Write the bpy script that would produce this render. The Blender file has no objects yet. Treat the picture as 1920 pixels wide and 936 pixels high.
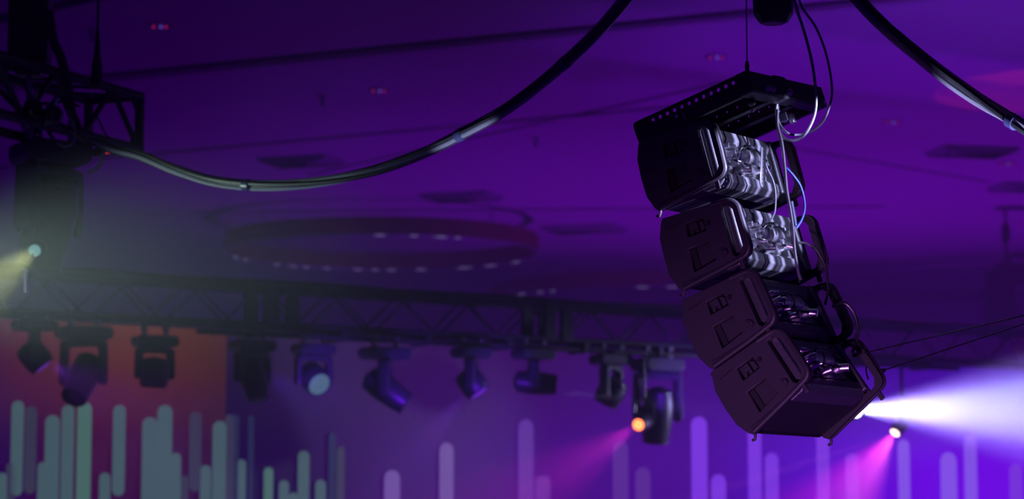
import bpy, bmesh, math, random
from mathutils import Vector, Matrix
from math import radians as R, sin, cos, pi, atan, atan2, sqrt, tan
random.seed(7)
S = bpy.context.scene
C = S.collection
# ------------------------------------------------------------------ camera
CZ = 2.6                      # camera height
FPX = 4600.0                  # focal length in pixels of the 1920 wide frame
PITCH = atan((992 - 468) / FPX)
cam_d = bpy.data.cameras.new('camera'); cam = bpy.data.objects.new('camera', cam_d); C.objects.link(cam)
cam.location = (0, 0, CZ); cam.rotation_euler = (pi / 2 + PITCH, 0, 0)
cam_d.sensor_width = 36; cam_d.lens = 36 * FPX / 1920; cam_d.clip_end = 400
cam_d.dof.use_dof = True; cam_d.dof.focus_distance = 9.7; cam_d.dof.aperture_fstop = 2.8
S.camera = cam
S.view_settings.view_transform = 'Standard'; S.view_settings.look = 'None'
S.view_settings.gamma = 1; S.view_settings.exposure = 0; S.view_settings.use_curve_mapping = False
S.cycles.max_bounces = 4; S.cycles.diffuse_bounces = 2; S.cycles.glossy_bounces = 2
S.cycles.transmission_bounces = 2; S.cycles.volume_bounces = 0; S.cycles.transparent_max_bounces = 8
S.cycles.caustics_reflective = False; S.cycles.caustics_refractive = False
S.cycles.sample_clamp_indirect = 4
S.cycles.use_denoising = True


def ray(x, y):
    cx = (x - 960) / FPX; cy = (468 - y) / FPX
    return Vector((cx, cos(PITCH) - cy * sin(PITCH), sin(PITCH) + cy * cos(PITCH)))


CAM = Vector((0, 0, CZ))


def at(x, y, Y):
    r = ray(x, y); return CAM + r * (Y / r.y)


def atz(x, y, z):             # point at height z above the camera
    r = ray(x, y); return CAM + r * (z / r.z)


# ------------------------------------------------------------------ lights
world = bpy.data.worlds.new('hall'); S.world = world; world.use_nodes = True
bg = world.node_tree.nodes['Background']; bg.inputs[0].default_value = (0.13, 0.0, 0.66, 1); bg.inputs[1].default_value = 0.12


def spot(name, pos, target, power, color, angle, blend=0.4, radius=0.05):
    l = bpy.data.lights.new(name, 'SPOT'); l.energy = power; l.color = color
    l.spot_size = R(angle); l.spot_blend = blend; l.shadow_soft_size = radius
    o = bpy.data.objects.new(name, l); C.objects.link(o); o.location = pos
    o.rotation_euler = (Vector(target) - Vector(pos)).to_track_quat('-Z', 'Y').to_euler()
    return o


CEIL = 5.9
# unseen violet spots added to brighten the ceiling
spot('ceiling_wash', (6.0, 45, -8), (6.0, 42, CZ + CEIL), 8500, (0.33, 0.0, 1.0), 98, 1.0, 0.5)
spot('ceiling_wash', (6.5, 22, -5), (5.6, 29, CZ + CEIL), 6200, (0.24, 0.0, 1.0), 44, 1.0, 0.5)
spot('ceiling_red_spot', (7.5, 30, 0), atz(1990, 168, CEIL), 900, (1.0, 0.03, 0.06), 21.5, 0.03, 0.02)
# follow light that rakes the back of the upper two cabinets
ARR = at(1440, 560, 9.4)
TH = R(35.2)
WD = Vector((sin(TH), cos(TH), 0)); DR = Vector((cos(TH), -sin(TH), 0)); UP = Vector((0, 0, 1))
KEY = spot('array_key', ARR + DR * 9 + WD * 1.0 + UP * 2.2, ARR + DR * -0.25 + WD * 0.27 + UP * 0.455, 38000, (0.55, 0.54, 1.0), 4.3, 0.12, 0.012)
# striped gobo in the key light
KEY.data.use_nodes = True; knt = KEY.data.node_tree; ke = knt.nodes['Emission']
ktc = knt.nodes.new('ShaderNodeTexCoord'); kmp = knt.nodes.new('ShaderNodeMapping'); kmp.inputs['Scale'].default_value = (210, 0, 0); kmp.inputs['Location'].default_value = (1.5, 0, 0)
kno = knt.nodes.new('ShaderNodeTexNoise'); kno.inputs['Scale'].default_value = 1.0; kno.inputs['Detail'].default_value = 1.0
kmr = knt.nodes.new('ShaderNodeMapRange'); kmr.inputs['From Min'].default_value = .515; kmr.inputs['From Max'].default_value = .57
kmr.inputs['To Min'].default_value = .09; kmr.inputs['To Max'].default_value = 1.5
knt.links.new(ktc.outputs['Normal'], kmp.inputs['Vector']); knt.links.new(kmp.outputs['Vector'], kno.inputs['Vector'])
knt.links.new(kno.outputs['Fac'], kmr.inputs['Value']); knt.links.new(kmr.outputs['Result'], ke.inputs['Strength'])
spot('array_fill', (-1.2, 3.5, 0.6), ARR + DR * -0.1 + WD * .2 + UP * -0.66, 1250, (0.74, 0.26, 1.0), 20.5, 1.0, 0.25)  # unseen fill added to lift the lower cabinet sides
spot('bundle_key', (2.9, 8.2, 0.3), at(1925, 246, 10.5), 11000, (0.6, 0.62, 1.0), 6.6, 0.1, 0.03)
spot('bundle_key', (-0.2, 10.2, 0.3), at(848, 262, 12.1), 2600, (0.55, 0.62, 0.9), 6.0, 0.4, 0.05)
spot('bundle_key', (-1.2, 11.5, 0.3), at(560, 347, 13.1), 500, (0.45, 0.65, 0.75), 14, 0.8, 0.05)
# broad soft green-grey beam that comes in from the left of the frame
spot('green_beam', at(-330, 510, 13.2), at(300, 510, 13.6), 330, (0.5, 0.72, 0.62), 64, 1.0, 0.1)
spot('grey_beam', at(-700, 690, 16), at(1100, 700, 19.5), 950, (0.5, 0.6, 0.58), 34, 1.0, 0.1)  # unseen spot added to lay a grey veil over the lower left
spot('green_beam_lens', at(65, 470, 13.6), at(-160, 640, 13.6), 75, (0.8, 0.9, 0.35), 60, 0.7, 0.04)


# ------------------------------------------------------------------ materials
MATS = {}


def mat(name, col, rough=0.5, metal=0.0, noise=0.0, scale=40, spec=0.5, bump=0.0):
    m = bpy.data.materials.new(name); m.use_nodes = True; nt = m.node_tree
    b = nt.nodes['Principled BSDF']
    b.inputs['Base Color'].default_value = (*col, 1); b.inputs['Roughness'].default_value = rough
    b.inputs['Metallic'].default_value = metal; b.inputs['Specular IOR Level'].default_value = spec
    tc = nt.nodes.new('ShaderNodeTexCoord'); n = nt.nodes.new('ShaderNodeTexNoise')
    n.inputs['Scale'].default_value = scale; n.inputs['Detail'].default_value = 4
    nt.links.new(tc.outputs['Object'], n.inputs['Vector'])
    mr = nt.nodes.new('ShaderNodeMapRange'); mr.inputs['To Min'].default_value = max(0.02, rough - 0.06 - noise * .2)
    mr.inputs['To Max'].default_value = min(1, rough + 0.06 + noise * .2)
    nt.links.new(n.outputs['Fac'], mr.inputs['Value']); nt.links.new(mr.outputs['Result'], b.inputs['Roughness'])
    if noise:
        mx = nt.nodes.new('ShaderNodeMixRGB'); mx.blend_type = 'MULTIPLY'; mx.inputs['Fac'].default_value = noise
        mx.inputs['Color1'].default_value = (*col, 1); nt.links.new(n.outputs['Fac'], mx.inputs['Color2'])
        nt.links.new(mx.outputs['Color'], b.inputs['Base Color'])
    if bump:
        bp = nt.nodes.new('ShaderNodeBump'); bp.inputs['Strength'].default_value = bump; bp.inputs['Distance'].default_value = 0.002
        nt.links.new(n.outputs['Fac'], bp.inputs['Height']); nt.links.new(bp.outputs['Normal'], b.inputs['Normal'])
    MATS[name] = m; return m


def emit(name, col, strength):
    m = bpy.data.materials.new(name); m.use_nodes = True; nt = m.node_tree
    b = nt.nodes['Principled BSDF']; b.inputs['Base Color'].default_value = (.02, .02, .02, 1)
    b.inputs['Emission Color'].default_value = (*col, 1); b.inputs['Emission Strength'].default_value = strength
    MATS[name] = m; return m


mat('black_paint', (0.016, 0.015, 0.018), 0.45, 0, 0.3, 60)
mat('cabinet_paint', (0.035, 0.032, 0.038), 0.5, 0, 0.4, 350, 0.5, 0.5)
mat('cabinet_inner', (0.012, 0.011, 0.014), 0.6, 0, 0.2, 200)
mat('plate_paint', (0.045, 0.04, 0.05), 0.48, 0, 0.4, 400, 0.5, 0.4)
mat('amp_metal', (0.17, 0.17, 0.19), 0.30, 0.6, 0.2, 90)
mat('chrome', (0.85, 0.85, 0.88), 0.30, 1.0, 0, 60)
mat('steel', (0.35, 0.35, 0.37), 0.35, 1.0, 0.2, 50)
mat('truss_black', (0.03, 0.03, 0.034), 0.5, 0.2, 0.3, 30)
mat('fixture_black', (0.035, 0.035, 0.045), 0.42, 0, 0.2, 60)
mat('cable_black', (0.02, 0.02, 0.024), 0.35, 0, 0.2, 80)
mat('cable_grey', (0.13, 0.13, 0.17), 0.35, 0, 0.2, 80)
mat('cable_blue', (0.03, 0.05, 0.3), 0.35, 0, 0.2, 80)
mat('tape', (0.03, 0.03, 0.09), 0.4, 0, 0.2, 80)
mat('ceiling_paint', (0.42, 0.41, 0.42), 0.85, 0, 0.15, 0.35)
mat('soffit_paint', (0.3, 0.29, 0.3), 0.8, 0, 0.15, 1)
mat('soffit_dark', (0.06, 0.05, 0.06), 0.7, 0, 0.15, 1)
mat('wall_paint', (0.3, 0.28, 0.3), 0.85, 0, 0.2, 1)
mat('ring_fabric', (0.26, 0.04, 0.06), 0.75, 0, 0.3, 5)  # red light on the ring bands put into their base colour
mat('ring_trim', (0.4, 0.38, 0.45), 0.45, 0.9, 0.1, 5)
mat('vent_paint', (0.25, 0.25, 0.27), 0.4, 0, 0.2, 8)
mat('brass', (0.7, 0.55, 0.2), 0.3, 1.0, 0, 40)
emit('lens_green', (0.14, 0.32, 0.33), 0.9)
emit('lens_red', (1.0, 0.20, 0.06), 4)
emit('lens_pink', (1.0, 0.6, 0.5), 5)
emit('lens_white', (0.45, 0.38, 1.0), 1)
emit('lens_big', (0.8, 0.8, 1.0), 6)
emit('lens_dim', (0.12, 0.25, 0.30), 0.55)
emit('lens_violet', (0.2, 0.02, 0.9), 0.8)
mat('lens_dark', (0.05, 0.05, 0.07), 0.12, 0.1, 0, 30)
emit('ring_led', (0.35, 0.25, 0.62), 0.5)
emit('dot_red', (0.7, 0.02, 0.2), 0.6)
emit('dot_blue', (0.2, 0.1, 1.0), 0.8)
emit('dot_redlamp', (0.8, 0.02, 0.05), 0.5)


# ------------------------------------------------------------------ helpers
class MB:
    def __init__(s): s.bm = bmesh.new()

    def box(s, lo, hi, M=None):
        lo, hi = Vector(lo), Vector(hi); c = (lo + hi) / 2; d = hi - lo
        m = Matrix.Translation(c) @ Matrix.Diagonal((*[abs(v) for v in d], 1))
        bmesh.ops.create_cube(s.bm, size=1, matrix=(M @ m) if M else m); return s

    def prism(s, pts, axis, a, b):      # pts in the two other axes, extruded along axis from a to b
        def P(p, t):
            if axis == 'y': return (p[0], t, p[1])
            if axis == 'x': return (t, p[0], p[1])
            return (p[0], p[1], t)
        v0 = [s.bm.verts.new(P(p, a)) for p in pts]; v1 = [s.bm.verts.new(P(p, b)) for p in pts]
        n = len(pts)
        for i in range(n): s.bm.faces.new((v0[i], v0[(i + 1) % n], v1[(i + 1) % n], v1[i]))
        s.bm.faces.new(v0[::-1]); s.bm.faces.new(v1); return s

    def cyl(s, p0, p1, r, r2=None, seg=12):
        p0, p1 = Vector(p0), Vector(p1); d = p1 - p0
        q = d.to_track_quat('Z', 'Y').to_matrix().to_4x4()
        bmesh.ops.create_cone(s.bm, cap_ends=True, segments=seg, radius1=r, radius2=r if r2 is None else r2, depth=d.length,
                              matrix=Matrix.Translation((p0 + p1) / 2) @ q); return s

    def tube(s, pts, r, seg=8, closed=False, radii=None):
        pts = [Vector(p) for p in pts]; n = len(pts); rings = []; up = None
        for i, p in enumerate(pts):
            a = pts[(i - 1) % n] if (closed or i > 0) else p
            b = pts[(i + 1) % n] if (closed or i < n - 1) else p
            t = (b - a).normalized()
            if up is None: up = t.orthogonal().normalized()
            up = (up - t * up.dot(t)).normalized(); w = t.cross(up)
            rr = radii[i] if radii else r
            rings.append([s.bm.verts.new(p + (up * cos(2 * pi * k / seg) + w * sin(2 * pi * k / seg)) * rr) for k in range(seg)])
        m = n if closed else n - 1
        for i in range(m):
            A, B = rings[i], rings[(i + 1) % n]
            for k in range(seg): s.bm.faces.new((A[k], A[(k + 1) % seg], B[(k + 1) % seg], B[k]))
        if not closed: s.bm.faces.new(rings[0][::-1]); s.bm.faces.new(rings[-1])
        return s

    def lathe(s, prof, seg=24, M=None, sy=1.0):     # prof: (r, z)
        rings = []
        for r, z in prof:
            ring = []
            for k in range(seg):
                v = Vector((r * cos(2 * pi * k / seg), r * sy * sin(2 * pi * k / seg), z))
                ring.append(s.bm.verts.new(M @ v if M else v))
            rings.append(ring)
        for A, B in zip(rings, rings[1:]):
            for k in range(seg): s.bm.faces.new((A[k], A[(k + 1) % seg], B[(k + 1) % seg], B[k]))
        s.bm.faces.new(rings[0][::-1]); s.bm.faces.new(rings[-1]); return s

    def build(s, name, m, parent=None, bevel=0, smooth=False, loc=None, rot=None):
        bmesh.ops.recalc_face_normals(s.bm, faces=s.bm.faces)
        me = bpy.data.meshes.new(name); s.bm.to_mesh(me); s.bm.free()
        me.materials.append(MATS[m] if isinstance(m, str) else m)
        o = bpy.data.objects.new(name, me); C.objects.link(o); o.parent = parent
        if loc is not None: o.location = loc
        if rot is not None: o.rotation_euler = rot
        if smooth:
            for p in me.polygons: p.use_smooth = True
            md = o.modifiers.new('es', 'EDGE_SPLIT'); md.split_angle = R(40)
        if bevel:
            b = o.modifiers.new('bevel', 'BEVEL'); b.width = bevel; b.segments = 2; b.limit_method = 'ANGLE'; b.angle_limit = R(35)
        return o


def spline(pts, sub=8):                # Catmull-Rom through the points
    pts = [Vector(p) for p in pts]; P = [pts[0] * 2 - pts[1]] + pts + [pts[-1] * 2 - pts[-2]]; out = []
    for i in range(1, len(P) - 2):
        a, b, c, d = P[i - 1], P[i], P[i + 1], P[i + 2]
        for k in range(sub):
            t = k / sub
            out.append(.5 * ((2 * b) + (c - a) * t + (2 * a - 5 * b + 4 * c - d) * t * t + (3 * b - a - 3 * c + d) * t ** 3))
    out.append(pts[-1]); return out


def tag(o, label, cat, group=None, kind=None):
    o['label'] = label; o['category'] = cat
    if group: o['group'] = group
    if kind: o['kind'] = kind
    return o


def thing(name, label, cat, loc=(0, 0, 0), rot=(0, 0, 0), group=None):
    o = bpy.data.objects.new(name, None); C.objects.link(o); o.location = loc; o.rotation_euler = rot
    o.empty_display_size = 0.1
    return tag(o, label, cat, group)


def struct(o, label=None, cat=None):
    o['kind'] = 'structure'
    if label: o['label'] = label; o['category'] = cat
    return o


def plate(name, outline, holes, thick, m, parent, bevel=0.002):     # upright slab in local x-z, thickness along y, with real holes
    cu = bpy.data.curves.new(name, 'CURVE'); cu.dimensions = '2D'; cu.fill_mode = 'BOTH'
    cu.extrude = thick / 2 - bevel; cu.bevel_depth = bevel; cu.bevel_resolution = 1
    for loop in [outline] + holes:
        sp = cu.splines.new('POLY'); sp.points.add(len(loop) - 1); sp.use_cyclic_u = True
        for i, (x, z) in enumerate(loop): sp.points[i].co = (x, z, 0, 1)
    tmp = bpy.data.objects.new(name, cu); C.objects.link(tmp)
    dg = bpy.context.evaluated_depsgraph_get()
    me = bpy.data.meshes.new_from_object(tmp.evaluated_get(dg)); bpy.data.objects.remove(tmp)
    me.transform(Matrix.Rotation(pi / 2, 4, 'X')); me.name = name
    me.materials.clear(); me.materials.append(MATS[m])
    o = bpy.data.objects.new(name, me); C.objects.link(o); o.parent = parent; return o


def arc(cx, cy, r, a0, a1, n=6): return [(cx + r * cos(R(a0 + (a1 - a0) * i / n)), cy + r * sin(R(a0 + (a1 - a0) * i / n))) for i in range(n + 1)]


def circ(cx, cy, r, n=14): return [(cx + r * cos(-2 * pi * i / n), cy + r * sin(-2 * pi * i / n)) for i in range(n)]


# ------------------------------------------------------------------ hall
o = MB().box((-60, -4, 0), (70, 125, 0.3)).build('ceiling', 'ceiling_paint'); o.location.z = CZ + CEIL
struct(o, 'flat painted hall ceiling washed in violet light', 'ceiling')
bw = MB().box((-60, 95, -6), (70, 95.4, CZ + CEIL)).build('wall_back', 'wall_paint')
struct(bw, 'far back wall of the hall behind the truss', 'wall')


def ceiling_trim(name, p, q, drop, width, m, ext=0.0):
    a = atz(*p, CEIL); b = atz(*q, CEIL); d = (b - a).normalized(); a -= d * ext; b += d * ext
    L = (b - a).length; mid = (a + b) / 2
    o = MB().box((-L / 2, -width / 2, -drop), (L / 2, width / 2, 0.01)).build(name, m, bevel=0.01)
    o.location = (mid.x, mid.y, CZ + CEIL); o.rotation_euler = (0, 0, atan2(d.y, d.x)); return struct(o)


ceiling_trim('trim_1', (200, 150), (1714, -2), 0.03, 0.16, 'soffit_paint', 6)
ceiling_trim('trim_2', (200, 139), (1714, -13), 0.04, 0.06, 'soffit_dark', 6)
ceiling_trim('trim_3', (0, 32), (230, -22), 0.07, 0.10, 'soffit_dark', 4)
ceiling_trim('trim_4', (1500, 503), (1940, 471), 0.22, 0.5, 'soffit_paint', 3)
ceiling_trim('trim_5', (1480, 562), (1880, 543), 0.25, 0.6, 'soffit_paint', 6)
ceiling_trim('trim_6', (150, 300), (900, 232), 0.03, 0.12, 'soffit_paint', 5)
ceiling_trim('trim_7', (700, 300), (1240, 180), 0.0, 0.10, 'soffit_paint', 2)
ceiling_trim('trim_8', (1560, 290), (1790, 330), 0.02, 0.12, 'soffit_paint', 1)
ceiling_trim('trim_9', (640, 395), (1250, 390), 0.03, 0.14, 'soffit_paint', 4)


def ring_light(px, py, drop, dia, bandh, label, dashes):
    c = atz(px, py, CEIL - drop)
    t = thing('ring_chandelier', label, 'chandelier', (c.x, c.y, CZ + CEIL - drop), group='round ceiling features')
    n = 96; ro, ri = dia / 2, dia / 2 - 0.07
    mb = MB(); prof = [(ro, 0), (ro, bandh), (ri, bandh), (ri, 0)]; rings = []
    for k in range(n):
        a = 2 * pi * k / n; rings.append([mb.bm.verts.new((r * cos(a), r * sin(a), z)) for r, z in prof])
    for k in range(n):
        A, B = rings[k], rings[(k + 1) % n]
        for j in range(4): mb.bm.faces.new((A[j], A[(j + 1) % 4], B[(j + 1) % 4], B[j]))
    mb.build('drum_band', 'ring_fabric', t, smooth=True)
    MB().tube([((ro - .035) * cos(2 * pi * k / n), (ro - .035) * sin(2 * pi * k / n), -0.015) for k in range(n)], 0.028, 8, True).build('rim', 'ring_trim', t, smooth=True)
    for a in range(4):
        an = pi / 4 + a * pi / 2
        MB().cyl(((ro - .035) * cos(an), (ro - .035) * sin(an), bandh), ((ro - .035) * cos(an), (ro - .035) * sin(an), drop), 0.012, seg=8).build('hanger', 'steel', t)
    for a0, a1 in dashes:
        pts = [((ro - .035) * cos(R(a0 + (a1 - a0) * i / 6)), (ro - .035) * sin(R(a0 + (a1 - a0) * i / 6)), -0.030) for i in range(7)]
        MB().tube(pts, 0.02, 8, radii=[.006, .016, .022, .024, .022, .016, .006]).build('led_strip', 'ring_led', t, smooth=True)  # reflections along the rim painted as glowing dashes
    return t


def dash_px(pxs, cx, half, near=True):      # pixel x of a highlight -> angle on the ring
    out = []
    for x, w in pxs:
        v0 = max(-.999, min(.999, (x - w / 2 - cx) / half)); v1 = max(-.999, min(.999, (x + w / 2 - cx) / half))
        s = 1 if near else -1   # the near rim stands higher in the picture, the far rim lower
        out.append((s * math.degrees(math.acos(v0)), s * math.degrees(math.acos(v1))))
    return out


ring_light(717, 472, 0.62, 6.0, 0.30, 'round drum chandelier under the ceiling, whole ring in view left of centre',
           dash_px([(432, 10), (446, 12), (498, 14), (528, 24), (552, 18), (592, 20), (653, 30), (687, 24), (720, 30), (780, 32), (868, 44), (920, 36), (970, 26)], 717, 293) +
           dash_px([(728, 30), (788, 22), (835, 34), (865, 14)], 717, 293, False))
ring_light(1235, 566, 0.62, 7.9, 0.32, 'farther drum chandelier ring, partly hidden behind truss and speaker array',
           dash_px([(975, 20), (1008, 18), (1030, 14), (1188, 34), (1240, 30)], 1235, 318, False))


def diffuser(px, py, w, label, rot):
    c = atz(px, py, CEIL)
    t = thing('air_diffuser', label, 'air vent', (c.x, c.y, CZ + CEIL), (0, 0, rot), 'ceiling air diffusers')
    t.scale = (1.0, 0.7, 0.6)
    h = w / 2
    MB().box((-h * .8, -h * .8, -0.02), (h * .8, h * .8, 0.0)).build('backing', 'cabinet_inner', t)
    for k in range(4):
        a = h * (1 - k * .23); b = a - h * .10; z = -0.05 - 0.012 * k
        mb = MB()
        for i in range(4):
            M = Matrix.Rotation(i * pi / 2, 4, 'Z')
            vs = [M @ Vector(v) for v in ((-a, -a, -0.0), (a, -a, -0.0), (b, -b, z - .05), (-b, -b, z - .05), (-a, -a, -0.03), (a, -a, -0.03), (b, -b, z - .08), (-b, -b, z - .08))]
            V = [mb.bm.verts.new(v) for v in vs]
            for f in ((0, 1, 2, 3), (4, 5, 6, 7), (0, 1, 5, 4), (2, 3, 7, 6)): mb.bm.faces.new([V[j] for j in f])
        mb.build('outer_frame' if k == 0 else 'louver', 'vent_paint', t)
    return t


diffuser(1822, 281, 1.25, 'largest violet-lit ceiling air diffuser, high on the right', R(12))
diffuser(1925, 348, 1.2, 'ceiling air diffuser cut by the right edge of the picture', R(12))
diffuser(565, 299, 1.2, 'ceiling air diffuser with a red glint above the sagging cable bundle', R(-20))
diffuser(865, 366, 1.3, 'dark ceiling air diffuser just above the whole ring', R(-20))
diffuser(1095, 427, 1.5, 'ceiling air diffuser between the whole ring and the speaker array', R(-20))


def sprinkler(px, py, label):
    c = atz(px, py, CEIL)
    t = thing('sprinkler_head', label, 'sprinkler', (c.x, c.y, CZ + CEIL), group='ceiling sprinklers')
    MB().lathe([(0.07, 0), (0.07, -0.012), (0.03, -0.03)]).build('escutcheon', 'vent_paint', t)
    MB().cyl((0, 0, -0.02), (0, 0, -0.13), 0.022).build('stem', 'vent_paint', t)
    MB().cyl((0, 0, -0.125), (0, 0, -0.135), 0.05).build('deflector', 'vent_paint', t)


sprinkler(605, 180, 'ceiling sprinkler near the long soffit line at upper left')
sprinkler(1005, 258, 'ceiling sprinkler right of the sagging cable bundle')
sprinkler(173, 57, 'ceiling sprinkler beside the hoist wire at far upper left')


def downlight(px, py, label, dim=1):
    c = atz(px, py, CEIL)
    t = thing('downlight', label, 'ceiling light', (c.x, c.y, CZ + CEIL), group='small recessed downlights')
    n = 24; MB().tube([(0.13 * cos(2 * pi * k / n), 0.13 * sin(2 * pi * k / n), -0.005) for k in range(n)], 0.014, 6, True).build('trim_ring', 'vent_paint', t, smooth=True)
    MB().lathe([(0.12, -0.002), (0.08, -0.012), (0.03, -0.016)]).build('reflector', 'steel', t, smooth=True)
    for x, m in ((-.07, 'dot_red'), (.015, 'dot_blue'), (.075, 'dot_red')):  # red and blue reflections painted as small glowing dots
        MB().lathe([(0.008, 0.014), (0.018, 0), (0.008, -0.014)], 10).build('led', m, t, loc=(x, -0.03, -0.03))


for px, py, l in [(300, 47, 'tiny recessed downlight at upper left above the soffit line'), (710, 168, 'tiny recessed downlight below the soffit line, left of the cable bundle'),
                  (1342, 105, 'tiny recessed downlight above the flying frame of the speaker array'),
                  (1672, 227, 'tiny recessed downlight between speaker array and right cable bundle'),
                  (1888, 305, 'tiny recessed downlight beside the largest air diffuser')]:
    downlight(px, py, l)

# ------------------------------------------------------------------ far truss
YT = lambda x: 1 / (0.04049 - 5.48e-6 * (x - 400))
YTOP = lambda x: 524 + 0.0676 * (x - 400)
tA = at(-100, YTOP(-100), YT(-100)); tB = at(2000, YTOP(2000), YT(2000))
TZ = (tA.z + tB.z) / 2; tA.z = tB.z = TZ
TL = (tB - tA).length; TD = (tB - tA).normalized(); TANG = atan2(TD.y, TD.x); TN = Vector((-TD.y, TD.x, 0))
TH_ = 0.43; TR = 0.026


def brace_data(name, p, q, r, seg=7):
    mb = MB(); mb.cyl(p, q, r, seg=seg); bmesh.ops.recalc_face_normals(mb.bm, faces=mb.bm.faces)
    me = bpy.data.meshes.new(name); mb.bm.to_mesh(me); mb.bm.free(); me.materials.append(MATS['truss_black']); return me


truss = thing('lighting_truss', 'long black box truss crossing the picture with moving heads hung beneath', 'truss', tA, (0, 0, TANG))
for y in (0, TH_):
    for z in (-TR, -TH_ + TR):
        MB().cyl((-2, y, z), (TL + 2, y, z), TR, seg=10).build('chord', 'truss_black', truss, smooth=True)
def on_truss(px):      # distance along the truss for a pixel column
    r = ray(px, 600); a = Vector((tA.x, tA.y)); d = Vector((TD.x, TD.y)); rr = Vector((r.x, r.y))
    # a + d t = rr s
    det = d.x * (-rr.y) + d.y * rr.x
    t = ((-a.x) * (-rr.y) - (-rr.x) * (-a.y)) / det
    return t


step = (on_truss(807) - on_truss(682)) / 2
up_me = brace_data('brace', (0, 0, -TH_ + TR), (step, 0, -TR), 0.012); dn_me = brace_data('brace', (0, 0, -TR), (step, 0, -TH_ + TR), 0.012)
hz_me = brace_data('cross_brace', (0, 0, 0), (0, TH_, 0), 0.012)
nb = int(TL / step)
ph0 = on_truss(807) % (2 * step)
rv = ray(807, 600); kk = TH_ * rv.dot(TD) / rv.dot(TN)
ph1 = (ph0 + kk + .10) % (2 * step)
for face, ph in ((0, ph0), (TH_, ph1)):
    for i in range(-2, nb):
        b = bpy.data.objects.new('brace', up_me if i % 2 == 0 else dn_me); C.objects.link(b); b.parent = truss; b.location = (i * step + ph, face, 0)
for i in range(0, nb, 2):
    for z in (-TR, -TH_ + TR):
        b = bpy.data.objects.new('cross_brace', hz_me); C.objects.link(b); b.parent = truss; b.location = (i * step + ph0, 0, z)


# connector plates at the section joints
for px in (507, 548, 1030, 1062):
    t = on_truss(px); w = 0.075
    MB().box((t - w, -0.03, -TH_), (t + w, 0.03, 0)).build('joint_post', 'truss_black', truss, 0.01)
    MB().box((t - w, TH_ - .03, -TH_), (t + w, TH_ + .03, 0)).build('joint_post', 'truss_black', truss, 0.01)
# cable loom lying on top of the chord, and fixture pipe below
random.seed(3)
loom = thing('cable_loom', 'thick black cable loom lying along the top chord of the far truss', 'cable', tA, (0, 0, TANG))
for k in range(4):
    ph = random.random() * 6
    pts = [(x * .5 - 1, 0.04 + 0.09 * k + 0.02 * sin(x * .9 + ph), 0.030 + 0.008 * sin(x * 1.3 + ph)) for x in range(int(TL * 2) + 4)]
    MB().tube(pts, 0.026, 6).build('cable', 'cable_black', loom, smooth=True)
pipe = thing('fixture_pipe', 'black pipe slung just below the far truss for hanging lights', 'pipe', tA, (0, 0, TANG))
t0, t1 = on_truss(395), on_truss(1800)
MB().cyl((t0, 0.05, -TH_ - 0.075), (t1, 0.05, -TH_ - 0.075), 0.03, seg=12).build('tube', 'truss_black', pipe, smooth=True)
MB().cyl((t0, 0.30, -TH_ - 0.06), (t1, 0.30, -TH_ - 0.06), 0.025, seg=12).build('tube', 'truss_black', pipe, smooth=True)
for i in range(10):
    tt = t0 + (t1 - t0) * (i + .5) / 10
    MB().box((tt - .03, .0, -TH_ - .11), (tt + .03, .33, -TH_ + .0)).build('bracket', 'truss_black', pipe)


# hoist columns that carry the truss
def suspend(px, label, Y=None):
    t = on_truss(px); p = tA + TD * t + TN * (TH_ / 2)
    o = thing('chain_hoist', label, 'hoist', (p.x, p.y, TZ), group='hoists carrying the far truss')
    MB().cyl((0, 0, 0.55), (0, 0, CZ + CEIL - TZ), 0.012, seg=8).build('chain', 'steel', o)
    MB().box((-.09, -.08, .22), (.09, .08, .55)).build('motor', 'black_paint', o, 0.02)
    MB().tube([(-.18, 0, 0), (0, 0, .24), (.18, 0, 0)], 0.014, 6).build('sling', 'cable_black', o)


# ------------------------------------------------------------------ moving head fixtures
def head_profile(kind):
    if kind == 'wash': return [(0.03, -.15), (0.115, -.13), (0.145, -.06), (0.15, .05), (0.14, .12), (0.125, .14)]
    return [(0.04, -.22), (0.105, -.19), (0.13, -.08), (0.13, .06), (0.115, .2), (0.105, .24)]


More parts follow.
